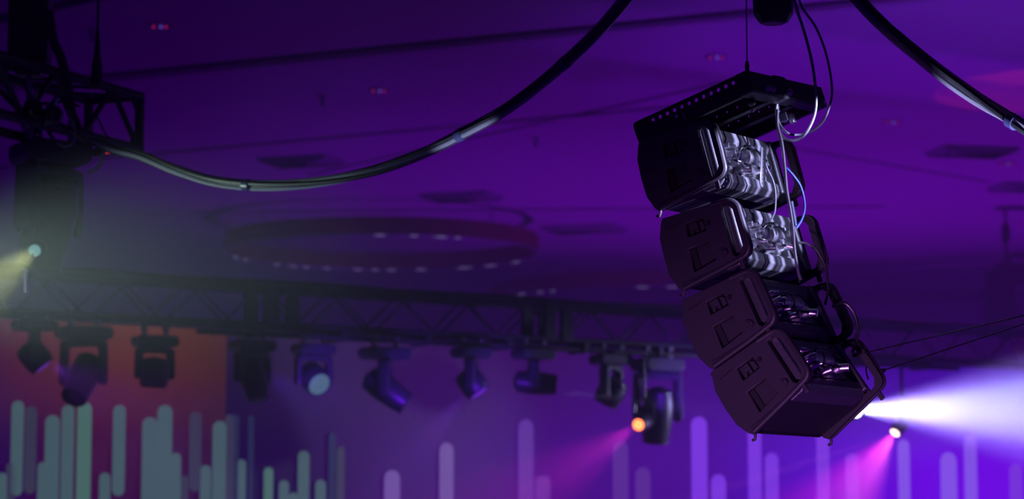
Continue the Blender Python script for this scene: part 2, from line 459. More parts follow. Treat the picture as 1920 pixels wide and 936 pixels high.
def moving_head(px, ytop, s, pan, tilt, label, lens='lens_dark', kind='wash', Y=None, neck=0.06, off=0.0, beam=None, base_w=0.40, group='moving heads under the far truss'):
    """hangs from its base; pan turns yoke about the vertical (degrees), tilt swings the head from straight down"""
    if Y is None:
        t = on_truss(px); p = tA + TD * t + TN * (0.1 + off); Yv = p.y
    else: Yv = Y
    loc = at(px, ytop, Yv)
    o = thing('moving_head_light', label, 'stage light', loc, (0, 0, TANG), group)
    o.scale = (s, s, s)
    bw = base_w / 2; hp = .085
    MB().prism([(-bw, -.02), (-bw, -hp), (-bw * .82, -.115), (bw * .82, -.115), (bw, -hp), (bw, -.02), (bw * .8, 0), (-bw * .8, 0)], 'y', -.13, .13).build('base', 'fixture_black', o, 0.012)
    for sx in (-1, 1):
        c = MB(); c.box((sx * .12 - .02, -.03, 0), (sx * .12 + .02, .03, .06)); c.cyl((sx * .12 - .022, 0, .085), (sx * .12 + .022, 0, .085), .045, seg=14)
        c.build('clamp', 'steel', o, 0.004)
    P = R(pan)
    a = 0.175; L = 0.20 + neck
    # yoke: crossbar and two tapering arms as one U
    out = [(-a - .028, -.0), (-a - .035, -L - .04), (-a - .02, -L - .085), (-a + .01, -L - .085), (-a + .02, -L - .03), (-a + .02, -.06), (-a + .05, -.045),
           (a - .05, -.045), (a - .02, -.06), (a - .02, -L - .03), (a - .01, -L - .085), (a + .02, -L - .085), (a + .035, -L - .04), (a + .028, -.0), (a - .03, .012), (-a + .03, .012)]
    MB().prism(out, 'y', -.055, .055).build('yoke', 'fixture_black', o, 0.012, loc=(0, 0, -.13), rot=(0, 0, P))
    e = MB(); M = None
    prof = head_profile(kind)
    e.lathe(prof, 28)
    rr = prof[-1][0]
    for k in range(5):          # cooling ribs
        z = prof[1][1] + .015 + k * .022; e.lathe([(.10, z), (.143 if kind == 'wash' else .122, z + .002), (.143 if kind == 'wash' else .122, z + .010), (.10, z + .012)], 28)
    e.cyl((-.165, 0, 0), (.165, 0, 0), .05, seg=20)
    T = R(tilt)
    h = e.build('head', 'fixture_black', o, smooth=True)
    h.location = (0, 0, -.13 - L - .01); h.rotation_euler = (Matrix.Rotation(P, 4, 'Z') @ Matrix.Rotation(pi + T, 4, 'X')).to_euler()
    ln = MB().lathe([(rr - .008, prof[-1][1] - .01), (rr - .008, prof[-1][1] + .004), (rr * .6, prof[-1][1] + .016), (rr * .2, prof[-1][1] + .02)], 28).build('lens', lens, h, smooth=True)
    bz = MB().lathe([(rr, prof[-1][1] - .01), (rr + .008, prof[-1][1] - .005), (rr + .008, prof[-1][1] + .012), (rr - .006, prof[-1][1] + .012), (rr - .01, prof[-1][1])], 28)
    bz.build('bezel', 'fixture_black', h, smooth=True)
    return o, loc, h


HEADS = [
 # px, ytop, scale, pan, tilt, kind, lens, neck, base_w, label
 (65, 600, .95, 250, 40, 'wash', 'lens_violet', .02, .42, 'small moving head seen side-on at far left of the truss, with a violet glow'),
 (158, 612, 1.15, 130, 42, 'long', 'lens_dark', .09, .44, 'large moving head beside the leftmost fixture, long head drooping to the right'),
 (291, 630, 1.0, 5, 8, 'wash', 'lens_dark', .02, .42, 'upright moving head silhouetted against the orange side of the wall'),
 (474, 638, 1.05, 195, 20, 'long', 'lens_dark', .0, .40, 'nearly black moving head hanging below the truss joint, left of the lit lens'),
 (588, 645, 1.0, 0, -62, 'wash', 'lens_dim', .02, .42, 'moving head with a pale green lens turned towards the viewer'),
 (722, 652, 1.12, 235, 55, 'long', 'lens_dark', .05, .46, 'long-necked moving head with violet-lit arm, right of the green lens'),
 (884, 652, 1.0, 50, -35, 'wash', 'lens_violet', .03, .40, 'moving head throwing a faint violet beam to the lower left'),
 (1000, 655, 1.0, 240, 85, 'long', 'lens_white', .03, .44, 'moving head lying level with a thin pale beam to its right'),
 (1146, 665, 1.05, 30, 30, 'wash', 'lens_dark', .05, .42, 'round moving head with a violet rim, left of the red lens'),
 (1232, 672, 1.35, 340, 15, 'long', 'lens_dark', .12, .40, 'largest moving head with bright violet arm, above the red lens'),
 (1400, 690, 1.0, 60, -60, 'wash', 'lens_dark', .03, .40, 'moving head almost hidden behind the lowest loudspeaker'),
]
for px, yt, s, pan, tilt, kind, lens, neck, bwid, lab in HEADS:
    moving_head(px, yt, s, pan, tilt, lab, lens, kind, neck=neck, base_w=bwid)
for px, l in [(527, 'chain hoist above the darker truss joint at left of centre'), (1046, 'chain hoist above the truss joint right of centre')]:
    pass


def can_light(px, py, Y, tx, ty, TY, s, label, lens):
    """compact spot hanging on a drop arm, its lens at the pixel and pointing to the target"""
    p = at(px, py, Y); d = (at(tx, ty, TY) - p).normalized()
    top = CZ + (TZ - CZ) - TH_ - .1
    o = thing('spot_light', label, 'stage light', p, group='small spots with visible beams')
    q = d.to_track_quat('Z', 'Y').to_matrix().to_4x4()
    h = MB().lathe([(.03, -.34), (.075, -.32), (.095, -.22), (.095, -.06), (.08, -.0), (.07, .0)], 24, q @ Matrix.Scale(s, 4)).build('housing', 'fixture_black', o, smooth=True)
    MB().lathe([(.068, -.006), (.06, .004), (.02, .010)], 24, q @ Matrix.Scale(s, 4)).build('lens', lens, o, smooth=True)
    c = -d * .2 * s
    side = d.cross(UP).normalized() * .11 * s
    zt = top - p.z
    MB().tube([c + side, Vector((c.x + side.x, c.y + side.y, c.z + .2)), Vector((c.x, c.y, c.z + .26)), Vector((c.x - side.x, c.y - side.y, c.z + .2)), c - side], .018, 6).build('yoke', 'fixture_black', o)
    MB().cyl((c.x, c.y, c.z + .25), (c.x, c.y, zt), .02, seg=10).build('drop_arm', 'fixture_black', o)
    return p, d


# ------------------------------------------------------------------ LED wall behind the truss
wallO = tA + TN * 2.2
def on_wall(px, py, front=0.0):
    r = ray(px, py); n = TN; P0 = wallO - TN * front
    s = (P0 - CAM).dot(n) / r.dot(n); return CAM + r * s


def wall_local(px, py, front=0.0):
    q = on_wall(px, py, front) - wallO; return q.dot(TD), q.z
WT = on_wall(290, 613).z
wall = thing('led_wall', 'wide video wall of vertical rounded light bars behind the far truss', 'video wall', (wallO.x, wallO.y, WT), (0, 0, TANG))


def screen_mat(name, stops_x, top, span):
    """programme shown on the wall: colours run along x, orange strip along the upper edge of the left panel"""
    m = bpy.data.materials.new(name); m.use_nodes = True; nt = m.node_tree; N = nt.nodes; Lk = nt.links
    b = N['Principled BSDF']; b.inputs['Base Color'].default_value = (.02, .02, .02, 1); b.inputs['Roughness'].default_value = .6
    tc = N.new('ShaderNodeTexCoord'); sp = N.new('ShaderNodeSeparateXYZ'); Lk.new(tc.outputs['Object'], sp.inputs[0])
    mx = N.new('ShaderNodeMapRange'); mx.inputs['From Min'].default_value = span[0]; mx.inputs['From Max'].default_value = span[1]
    Lk.new(sp.outputs['X'], mx.inputs['Value'])
    def ramp(stops, src):
        r = N.new('ShaderNodeValToRGB'); e = r.color_ramp.elements
        e[0].position = stops[0][0]; e[0].color = (*stops[0][1], 1); e[1].position = stops[-1][0]; e[1].color = (*stops[-1][1], 1)
        for p, c in stops[1:-1]:
            x = e.new(p); x.color = (*c, 1)
        Lk.new(src, r.inputs[0]); return r
    rl = ramp(stops_x, mx.outputs['Result'])
    mz = N.new('ShaderNodeMapRange'); mz.inputs['From Min'].default_value = -1.9; mz.inputs['From Max'].default_value = 0.0
    Lk.new(sp.outputs['Z'], mz.inputs['Value'])
    rt = ramp(top[0], mx.outputs['Result']); rz = ramp(top[1], mz.outputs['Result'])
    mix = N.new('ShaderNodeMixRGB'); Lk.new(rz.outputs['Color'], mix.inputs['Fac']); Lk.new(rl.outputs['Color'], mix.inputs['Color1']); Lk.new(rt.outputs['Color'], mix.inputs['Color2'])
    Lk.new(mix.outputs['Color'], b.inputs['Emission Color']); b.inputs['Emission Strength'].default_value = 1.0
    MATS[name] = m; return m


xL, xM, xR = wall_local(-140, 700)[0], wall_local(424, 700)[0], wall_local(2100, 700)[0]
g = lambda v: (v, v, v)
screen_mat('screen_left', [(0, (.008, .0, .05)), (.25, (.016, .001, .07)), (.5, (.045, .002, .05)), (1, (.025, .003, .045))],
           ([(0, (.03, .002, .06)), (.3, (.085, .009, .028)), (.7, (.11, .020, .012)), (1, (.06, .014, .012))],
            [(0, g(0)), (.35, g(.15)), (.75, g(.8)), (1, g(1))]), (xL, xM))
fx = lambda px: (wall_local(px, 700)[0] - xM) / (xR - xM)
screen_mat('screen_right', [(0, (.006, .0, .04)), (fx(560), (.012, .0, .05)), (fx(700), (.03, .0, .10)), (fx(930), (.05, .0, .19)), (fx(1150), (.065, .0, .27)), (fx(1300), (.07, .0, .32)),
                            (fx(1500), (.10, .001, .6)), (fx(1740), (.17, .002, .9)), (1, (.2, .003, .95))],
           ([(0, (.012, .004, .03)), (fx(700), (.025, .003, .065)), (fx(1000), (.04, .002, .11)), (fx(1300), (.045, .002, .18)), (1, (.05, .002, .45))],
            [(0, g(0)), (.35, g(.05)), (.8, g(.8)), (1, g(1))]), (xM, xR))
MB().box((xL, 0, -5.5), (xM, .12, 0)).build('screen_panel', 'screen_left', wall)
MB().box((xM + .02, 0, -5.5), (xR, .12, 0)).build('screen_panel', 'screen_right', wall)
MB().box((xL, .12, -5.6), (xR, .3, .02)).build('wall_frame', 'black_paint', wall)
emit('bar_teal', (.07, .13, .155), .8); emit('bar_teal_dim', (.06, .06, .12), .6); emit('bar_green', (.08, .18, .16), .8)
emit('bar_blue_dim', (.03, .04, .14), .5); emit('bar_mauve', (.16, .08, .36), .9); emit('bar_mauve_dim', (.14, .03, .42), .8)
emit('bar_violet', (.27, .10, .95), 1.0); emit('bar_violet_dim', (.22, .04, .85), 1.0)
BARS = [ # centre x, top y, bottom y, width, material
 (4, 887, 990, 14, 'bar_teal'), (20, 868, 990, 12, 'bar_teal_dim'), (33, 752, 930, 17, 'bar_teal'), (58, 762, 926, 16, 'bar_teal_dim'), (98, 779, 990, 21, 'bar_teal'), (81, 867, 990, 16, 'bar_teal'),
 (127, 760, 990, 17, 'bar_teal'), (158, 755, 990, 20, 'bar_green'), (224, 760, 930, 18, 'bar_teal'), (197, 887, 990, 17, 'bar_teal'),
 (281, 783, 990, 23, 'bar_teal'), (309, 760, 990, 22, 'bar_teal'), (330, 850, 990, 15, 'bar_teal'), (346, 892, 990, 12, 'bar_teal_dim'), (367, 773, 922, 18, 'bar_teal_dim'),
 (386, 873, 990, 17, 'bar_teal'), (412, 790, 990, 21, 'bar_teal'), (431, 778, 990, 13, 'bar_teal_dim'), (442, 778, 990, 8, 'bar_blue_dim'), (453, 862, 990, 14, 'bar_teal'), (471, 780, 990, 6, 'bar_blue_dim'),
 (504, 877, 990, 14, 'bar_green'), (533, 901, 990, 16, 'bar_teal'), (551, 924, 990, 14, 'bar_teal'), (570, 846, 990, 18, 'bar_teal'), (602, 900, 990, 17, 'bar_teal'), (623, 812, 990, 10, 'bar_blue_dim'), (639, 838, 990, 12, 'bar_teal_dim'),
 (736, 882, 990, 27, 'bar_mauve'), (838, 831, 990, 24, 'bar_mauve'), (987, 787, 990, 27, 'bar_mauve_dim'), (1019, 892, 990, 27, 'bar_mauve_dim'),
 (1165, 827, 990, 27, 'bar_mauve_dim'), (1207, 877, 990, 26, 'bar_mauve_dim'), (1313, 782, 990, 29, 'bar_violet_dim'), (1349, 890, 990, 26, 'bar_violet_dim'),
 (1417, 800, 990, 24, 'bar_violet_dim'), (1449, 850, 990, 24, 'bar_violet_dim'), (1545, 800, 990, 24, 'bar_violet_dim'), (1600, 850, 990, 24, 'bar_violet_dim'), (1697, 825, 990, 22, 'bar_violet'), (1781, 849, 990, 30, 'bar_violet'),
 (1822, 816, 990, 24, 'bar_violet'), (1907, 870, 990, 24, 'bar_violet_dim')]
for cx, yt, yb, w, m in BARS:
    xa, za = wall_local(cx - w / 2, yt, .03); xb, zb = wall_local(cx + w / 2, yb, .03)
    za = wall_local(cx, yt)[1] + wallO.z - WT; zb = wall_local(cx, yb)[1] + wallO.z - WT
    r = abs(xb - xa) / 2; xc = (xa + xb) / 2
    pts = [(xc + r * cos(t), za - r + r * sin(t)) for t in [pi * k / 10 for k in range(11)]] + [(xc + r * cos(t), zb + r + r * sin(t)) for t in [pi + pi * k / 10 for k in range(11)]]
    MB().prism(pts, 'y', -.03, 0.0).build('light_bar', m, wall)
# ------------------------------------------------------------------ beams with visible fixtures
def tY(px): return (tA + TD * on_truss(px)).y
p, d = can_light(1197, 797, tY(1197) - .3, 1060, 880, tY(1197) - 2.5, 1.0, 'small spot with a glowing red lens throwing a pink beam down left', 'lens_red')
bt = at(1070, 880, p.y - .5)
spot('red_beam', p + d * .03, bt, 1500, (.9, .02, .75), 40, .9, .02)
spot('red_beam_core', p + d * .03, bt, 1500, (1.0, .08, .25), 12, .9, .02)
p, d = can_light(1678, 812, tY(1678) - .3, 1590, 936, tY(1678) - .8, .9, 'small spot with a pale pink lens fanning magenta rays to the lower left', 'lens_pink')
spot('pink_beam', p + d * .03, at(1610, 900, p.y - .25), 4600, (1.0, .03, .62), 56, .8, .02)
spot('pink_core', p + d * .03, at(1640, 875, p.y - .1), 700, (1.0, .55, .35), 44, .9, .02)
for tx, ty in ((1560, 852), (1570, 905), (1608, 945), (1650, 960)):
    spot('pink_ray', p + d * .03, at(tx, ty, p.y - .25), 7000, (1.0, .16, .45), 4.2, .9, .01)
Yb = tY(1610)
p, d = can_light(1606, 768, Yb - .2, 1900, 768, Yb - 2.2, 1.5, 'large spot behind the lowest loudspeaker throwing the white beam to the right', 'lens_big')
spot('white_beam', p + d * .03, p + d, 34000, (.36, .22, 1.0), 30, .9, .06)
spot('white_beam_core', p + d * .03, p + d, 40000, (.55, .75, 1.0), 20, .9, .06)
spot('white_beam_back', at(1990, 785, Yb - 1), at(1700, 800, Yb - 1.2), 1200, (.5, .45, 1.0), 36, 1.0, .1)
p = at(1052, 735, tY(1000) - .15); spot('thin_beam', p, at(1125, 744, p.y - .05), 1100, (.6, .5, 1.0), 7, .5, .02)
p = at(872, 740, tY(884) - .1); spot('faint_beam', p, at(800, 830, p.y - .1), 500, (.25, .05, 1.0), 40, .8, .03)
p = at(775, 784, tY(722) - .2); spot('faint_orange', p, at(830, 830, p.y - .4), 40, (1.0, .2, .2), 36, .9, .03)
p = at(87, 676, tY(65) - .2); spot('violet_beam', p, at(160, 720, p.y - .3), 260, (.35, .02, 1.0), 44, .9, .03)
p = at(498, 700, tY(474) - .2); spot('violet_beam', p, at(620, 780, p.y - .3), 160, (.15, .02, 1.0), 60, 1, .03)
# unseen violet spots added to catch the arms of the middle fixtures
for px, py in ((640, 760), (800, 800), (960, 790), (1300, 800)):
    q = at(px, py, tY(px) - 1.6); spot('fixture_kicker', q, at(px - 30, 690, tY(px)), 260, (.16, .01, 1.0), 36, .9, .1)

# ------------------------------------------------------------------ left foreground tower
LR = at(264, 175, 15.0); A24 = R(24)
LD = Vector((-sin(A24), -cos(A24), 0)); LS = Vector((-cos(A24), sin(A24), 0)); LH = .375
ANG = atan2(LD.y, LD.x)
lt = thing('rigging_truss', 'near black truss end at upper left, hung from a hoist with tangled cables', 'truss', LR, (0, 0, ANG))
sgn = 1 if Matrix.Rotation(ANG, 3, 'Z') @ Vector((0, 1, 0)) @ LS > 0 else -1
LW = .375 * sgn
for y in (0, LW):
    for z in (-.022, -LH + .022):
        MB().cyl((0, y, z), (4.2, y, z), .030, seg=12).build('chord', 'truss_black', lt, smooth=True)
st = .30
for i in range(13):
    a, b = (-.022, -LH + .022) if i % 2 else (-LH + .022, -.022)
    for y in (0, LW):
        MB().cyl((i * st + .02, y, a), (i * st + st + .02, y, b), .018, seg=8).build('brace', 'truss_black', lt, smooth=True)
    MB().cyl((i * st + .02, 0, -.022), (i * st + st + .02, LW, -.022), .011, seg=8).build('cross_brace', 'truss_black', lt, smooth=True)
for z0, z1, y0, y1 in ((0, -LH, -.024, .024), (0, -LH, LW - .024, LW + .024)):
    MB().box((-.012, min(y0, y1), z1), (.03, max(y0, y1), z0)).build('end_post', 'truss_black', lt, 0.004)
for z in (-.024, -LH + .024):
    MB().box((-.012, min(0, LW), z - .024), (.03, max(0, LW), z + .024)).build('end_rail', 'truss_black', lt, 0.004)
# gussets on the end frame
for z, dz in ((-.03, -.09), (-LH + .03, .09)):
    MB().prism([(.02, z), (.13, z), (.02, z + dz * 1.2)], 'y', -.01, .01).build('gusset', 'truss_black', lt)


def ypx(px, Y0=13.9): return Y0
# hoist body above
hc = at(56, 112, 14.2)
ho = thing('chain_hoist', 'black chain hoist rising out of the picture above the near truss at left', 'hoist', hc)
topz = CZ + CEIL - hc.z
MB().box((-.118, -.10, .0), (.118, .10, .62)).build('motor_body', 'black_paint', ho, 0.02)
MB().prism([(-.07, -.10), (.07, -.10), (.12, .0), (-.12, .0)], 'y', -.07, .07).build('hook_block', 'black_paint', ho, 0.01)
MB().cyl((0, 0, -.24), (0, 0, -.1), .018, seg=10).build('hook', 'steel', ho)
MB().cyl((0, 0, .62), (0, 0, topz), .014, seg=8).build('chain', 'steel', ho)
MB().box((-.10, -.1, .2), (-.02, -.112, .34)).build('label_plate', 'cabinet_inner', ho)
for pts, r, lab in (([(92, 20), (100, 75), (115, 110), (128, 165), (134, 210)], .028, 'thick black sling running down from the hoist to the near truss'),
                    ([(60, 95), (30, 118), (0, 130), (-60, 150)], .03, 'black sling from the hoist to the left edge of the picture'),):
    tag(MB().tube(spline([at(x, y, 14.1) for x, y in pts]), r, 8).build('sling', 'cable_black', smooth=True), lab, 'sling')
wc = at(181, 165, 14.3)
w = thing('hanging_wire', 'steel wire with a dark turnbuckle right of the hoist at upper left', 'wire', wc)
MB().cyl((0, 0, .0), (0, 0, CZ + CEIL - wc.z), .008, seg=8).build('wire', 'cable_black', w)
MB().lathe([(.012, 0), (.035, .02), (.032, .13), (.02, .2), (.012, .34)], 12).build('turnbuckle', 'black_paint', w, smooth=True)

# fixtures under the near truss
moving_head(95, 268, 1.22, 28, 12, 'big near moving head at left, fading down into green haze', 'lens_dark', 'long', Y=14.6, neck=.04, base_w=.34, group='moving heads on the near truss')
p = at(65, 470, 14.25)
lp = thing('lamp_pod', 'small round green-glowing lamp at the left edge in the haze', 'stage light', p)
dd = (at(-40, 560, 12.6) - p).normalized(); q = dd.to_track_quat('Z', 'Y').to_matrix().to_4x4()
MB().lathe([(.02, -.16), (.05, -.14), (.055, -.02), (.045, .0)], 20, q).build('housing', 'fixture_black', lp, smooth=True)
MB().lathe([(.036, -.004), (.034, .006), (.012, .012)], 20, q).build('lens', 'lens_green', lp, smooth=True)
MB().cyl((0, .04, .03), (0, .10, .82), .012, seg=8).build('arm', 'fixture_black', lp)
pt = at(46, 505, 14.25) - p
MB().cyl(pt, pt + Vector((.008, 0, -.14)), .018, seg=12).build('metal_tube', 'chrome', lp, smooth=True)
MB().cyl(pt + Vector((0, 0, -.01)), (0, 0, 0), .008, seg=8).build('bracket', 'fixture_black', lp)
# tangled cables round the near truss
random.seed(11)
for i, (pts, r, m, lab) in enumerate([
    ([(40, 150), (60, 185), (90, 195), (120, 190), (150, 200)], .009, 'cable_black', 'loose black cable sagging inside the near truss'),
    ([(128, 205), (135, 232), (141, 250), (137, 268), (122, 275), (108, 268)], .006, 'cable_grey', 'thin pale cable loop under the near truss'),
    ([(200, 275), (193, 290), (190, 305), (178, 318), (165, 325)], .011, 'cable_grey', 'grey cable curling down at the right end of the near truss'),
    ([(180, 215), (192, 240), (200, 255), (205, 262)], .006, 'cable_black', 'thin black cable hanging in the end bay of the near truss'),
    ([(30, 205), (55, 225), (85, 240), (100, 262), (112, 285)], .012, 'cable_black', 'black power cable draped over the left moving heads'),
    ([(0, 170), (30, 200), (70, 215), (110, 232), (160, 262), (215, 284)], .016, 'cable_black', 'heavy black cable running along the lower chord of the near truss')]):
    tag(MB().tube(spline([at(x, y, 14.0 + .05 * i) for x, y in pts]), r, 7).build('loose_cable', m, smooth=True), lab, 'cable')
for i, (px, py, lab) in enumerate([(100, 215, 'black pipe clamp on the near truss, upper one'), (62, 203, 'black pipe clamp left of the others on the near truss'), (90, 222, 'black pipe clamp on the near truss, lowest of three')]):
    c = at(px, py, 13.9); t = thing('pipe_clamp', lab, 'clamp', c, (0, 0, i))
    MB().lathe([(.05, -.03), (.055, -.02), (.055, .02), (.05, .03)], 16, Matrix.Rotation(pi / 2, 4, 'X')).build('jaw', 'black_paint', t, smooth=True)
    MB().cyl((0, 0, .04), (.02, 0, .1), .012, seg=8).build('wing_bolt', 'steel', t)
for px, py, lab in ((206, 287, 'small red indicator box on the end of the near truss'),):
    c = at(px, py, 14.2); t = thing('indicator_box', lab, 'indicator', c)
    MB().box((-.05, -.02, 0), (.05, .02, .035)).build('housing', 'black_paint', t, 0.004)
    MB().box((-.03, -.03, -.008), (.035, -.02, .004)).build('red_lamp', 'dot_redlamp', t)

# ------------------------------------------------------------------ cable bundles
def bundle(pts, Y0, Y1, r, label, ties, n=6, strand=.5):
    P = [at(x, y, Y0 + (Y1 - Y0) * i / (len(pts) - 1)) for i, (x, y) in enumerate(pts)]
    P = spline(P, 10)
    t = thing('cable_bundle', label, 'cable', P[0])
    o0 = P[0]; N = len(P)
    for k in range(n):
        ph = 2 * pi * k / n; q = []
        rad = 0 if k == 0 else r * .58
        for i, p in enumerate(P):
            a = P[max(0, i - 1)]; b = P[min(N - 1, i + 1)]; tt = (b - a).normalized(); u = (UP - tt * tt.z).normalized(); v = tt.cross(u)
            th = ph + i * .045 + .25 * sin(i * .11 + k)
            q.append(p - o0 + (u * cos(th) + v * sin(th)) * rad)
        MB().tube(q, r * strand * (1.0 if k else 1.1), 8).build('cable', ['cable_black', 'cable_grey', 'cable_black', 'cable_black', 'cable_grey', 'cable_black'][k % 6], t, smooth=True)
    for f in ties:
        i = int(f * (N - 1)); p = P[i] - o0; d = (P[min(N - 1, i + 1)] - P[max(0, i - 1)]).normalized()
        MB().cyl(p - d * .022, p + d * .022, r * 1.14, seg=16).build('tie', 'tape', t, smooth=True)
    return t


bundle([(170, 262), (215, 281), (265, 293), (330, 319), (400, 340), (480, 348), (560, 346), (640, 335), (720, 315), (800, 284), (870, 249), (940, 210), (1010, 160), (1070, 108), (1125, 55), (1175, -5), (1215, -60)],
       14.2, 11.0, .029, 'long cable bundle sagging from the near truss across the upper left', [.30, .62, .8])
bundle([(1560, -60), (1597, -15), (1640, 32), (1700, 86), (1765, 138), (1830, 184), (1880, 216), (1930, 246), (2000, 290)],
       11.2, 10.2, .030, 'thick cable bundle descending at the upper right', [.10, .80])

# ------------------------------------------------------------------ right rear hoist and speaker
YR = 45.0; KR = YR / 19.0
c = at(1887, 492, YR)
t = thing('hoist_cluster', 'dark hoist cluster hanging by a wire at the right edge', 'hoist', c); t.scale = (KR, KR, KR)
MB().cyl((0, 0, 0), (0, 0, (CZ + CEIL - c.z) / KR - .01), .012, seg=8).build('wire', 'cable_black', t)
zt = (at(1887, 418, YR).z - c.z) / KR
MB().lathe([(.012, zt - .16), (.034, zt - .13), (.034, zt - .03), (.014, zt)], 12).build('turnbuckle', 'black_paint', t, smooth=True)
MB().box((-.10, -.1, -.17), (.17, .1, -.01)).build('motor_body', 'black_paint', t, 0.025)
MB().box((-.165, -.07, -.16), (-.09, .07, -.06)).build('gear_housing', 'black_paint', t, 0.02)
MB().tube(spline([(.0, -.05, -.02), (.03, -.05, .04), (.09, -.05, .05), (.18, -.05, .02), (.3, -.05, .03)]), .016, 7).build('cable', 'cable_black', t, smooth=True)
MB().cyl((-.03, 0, -.22), (-.03, 0, -.15), .02, seg=8).cyl((.03, 0, -.22), (.03, 0, -.15), .02, seg=8).build('hook', 'steel', t)
c2 = at(1870, 537, YR)
t = thing('hanging_speaker', 'dark tapered cabinet hanging under the hoist at the right edge', 'speaker', c2); t.scale = (KR, KR, KR)
MB().prism([(-.115, 0), (-.09, .02), (.09, .02), (.115, -.02), (.10, -.42), (-.085, -.42)], 'y', -.12, .12).build('cabinet', 'black_paint', t, 0.01)
MB().tube(spline([(.10, 0, 0), (.14, 0, -.12), (.18, 0, -.22), (.26, 0, -.36)]), .014, 6).build('cable', 'cable_black', t, smooth=True)
MB().tube(spline([(.10, 0, -.1), (.13, 0, -.2), (.15, 0, -.3), (.16, 0, -.42)]), .012, 6).build('cable', 'cable_black', t, smooth=True)
MB().box((-.08, -.125, -.40), (.08, -.12, -.04)).build('grille', 'cabinet_inner', t)

# ------------------------------------------------------------------ line array
def AP(d, h, w): return ARR + DR * d + UP * h + WD * w


AW = .64
# side plate outline in local x (towards the rear) and z
outline = [(.012, -.150), (.0, -.135), (-.022, -.08), (-.026, 0), (-.022, .08), (.0, .135), (.012, .152)] + \
          [(.24, .128)] + arc(.300, .068, .052, 78, 8, 6) + [(.352, -.02), (.350, -.082)] + arc(.312, -.086, .038, 0, -80, 5)
slot = [(.280, .106), (.268, .094), (.268, -.098), (.280, -.112), (.304, -.108), (.325, -.078), (.325, .072), (.308, .100)]
pocket = [(.085, -.004), (.085, -.105), (.196, -.092), (.186, -.008)]
badge = [(.100, .098), (.190, .090), (.190, .034), (.098, .038)]
mark = badge


def side_plate(parent, y, flip):
    p = plate('side_plate', outline, [slot[::-1], pocket[::-1], badge[::-1]], .030, 'plate_paint', parent); p.location.y = y
    s = -1 if not flip else 1           # outward direction
    # rim tube that rims the rear and the lower edge
    rim = [(.24, .128)] + arc(.300, .068, .052, 78, 8, 6) + [(.352, -.02), (.350, -.082)] + arc(.312, -.086, .038, 0, -80, 5) + [(.2, -.136), (.1, -.143), (.02, -.149)]
    MB().tube([(x * .985 + .002, y + s * .012, z * .97) for x, z in rim], .0105, 8).build('rim', 'plate_paint', parent, smooth=True)
    return p


def knurl(mb, c, axis, r, L, n=6):
    c = Vector(c); axis = Vector(axis)
    for k in range(n):
        a = c + axis * (L * (k / n)); b = c + axis * (L * ((k + .62) / n)); mb.cyl(a, b, r, seg=18)
    mb.cyl(c, c + axis * L, r * .82, seg=18)


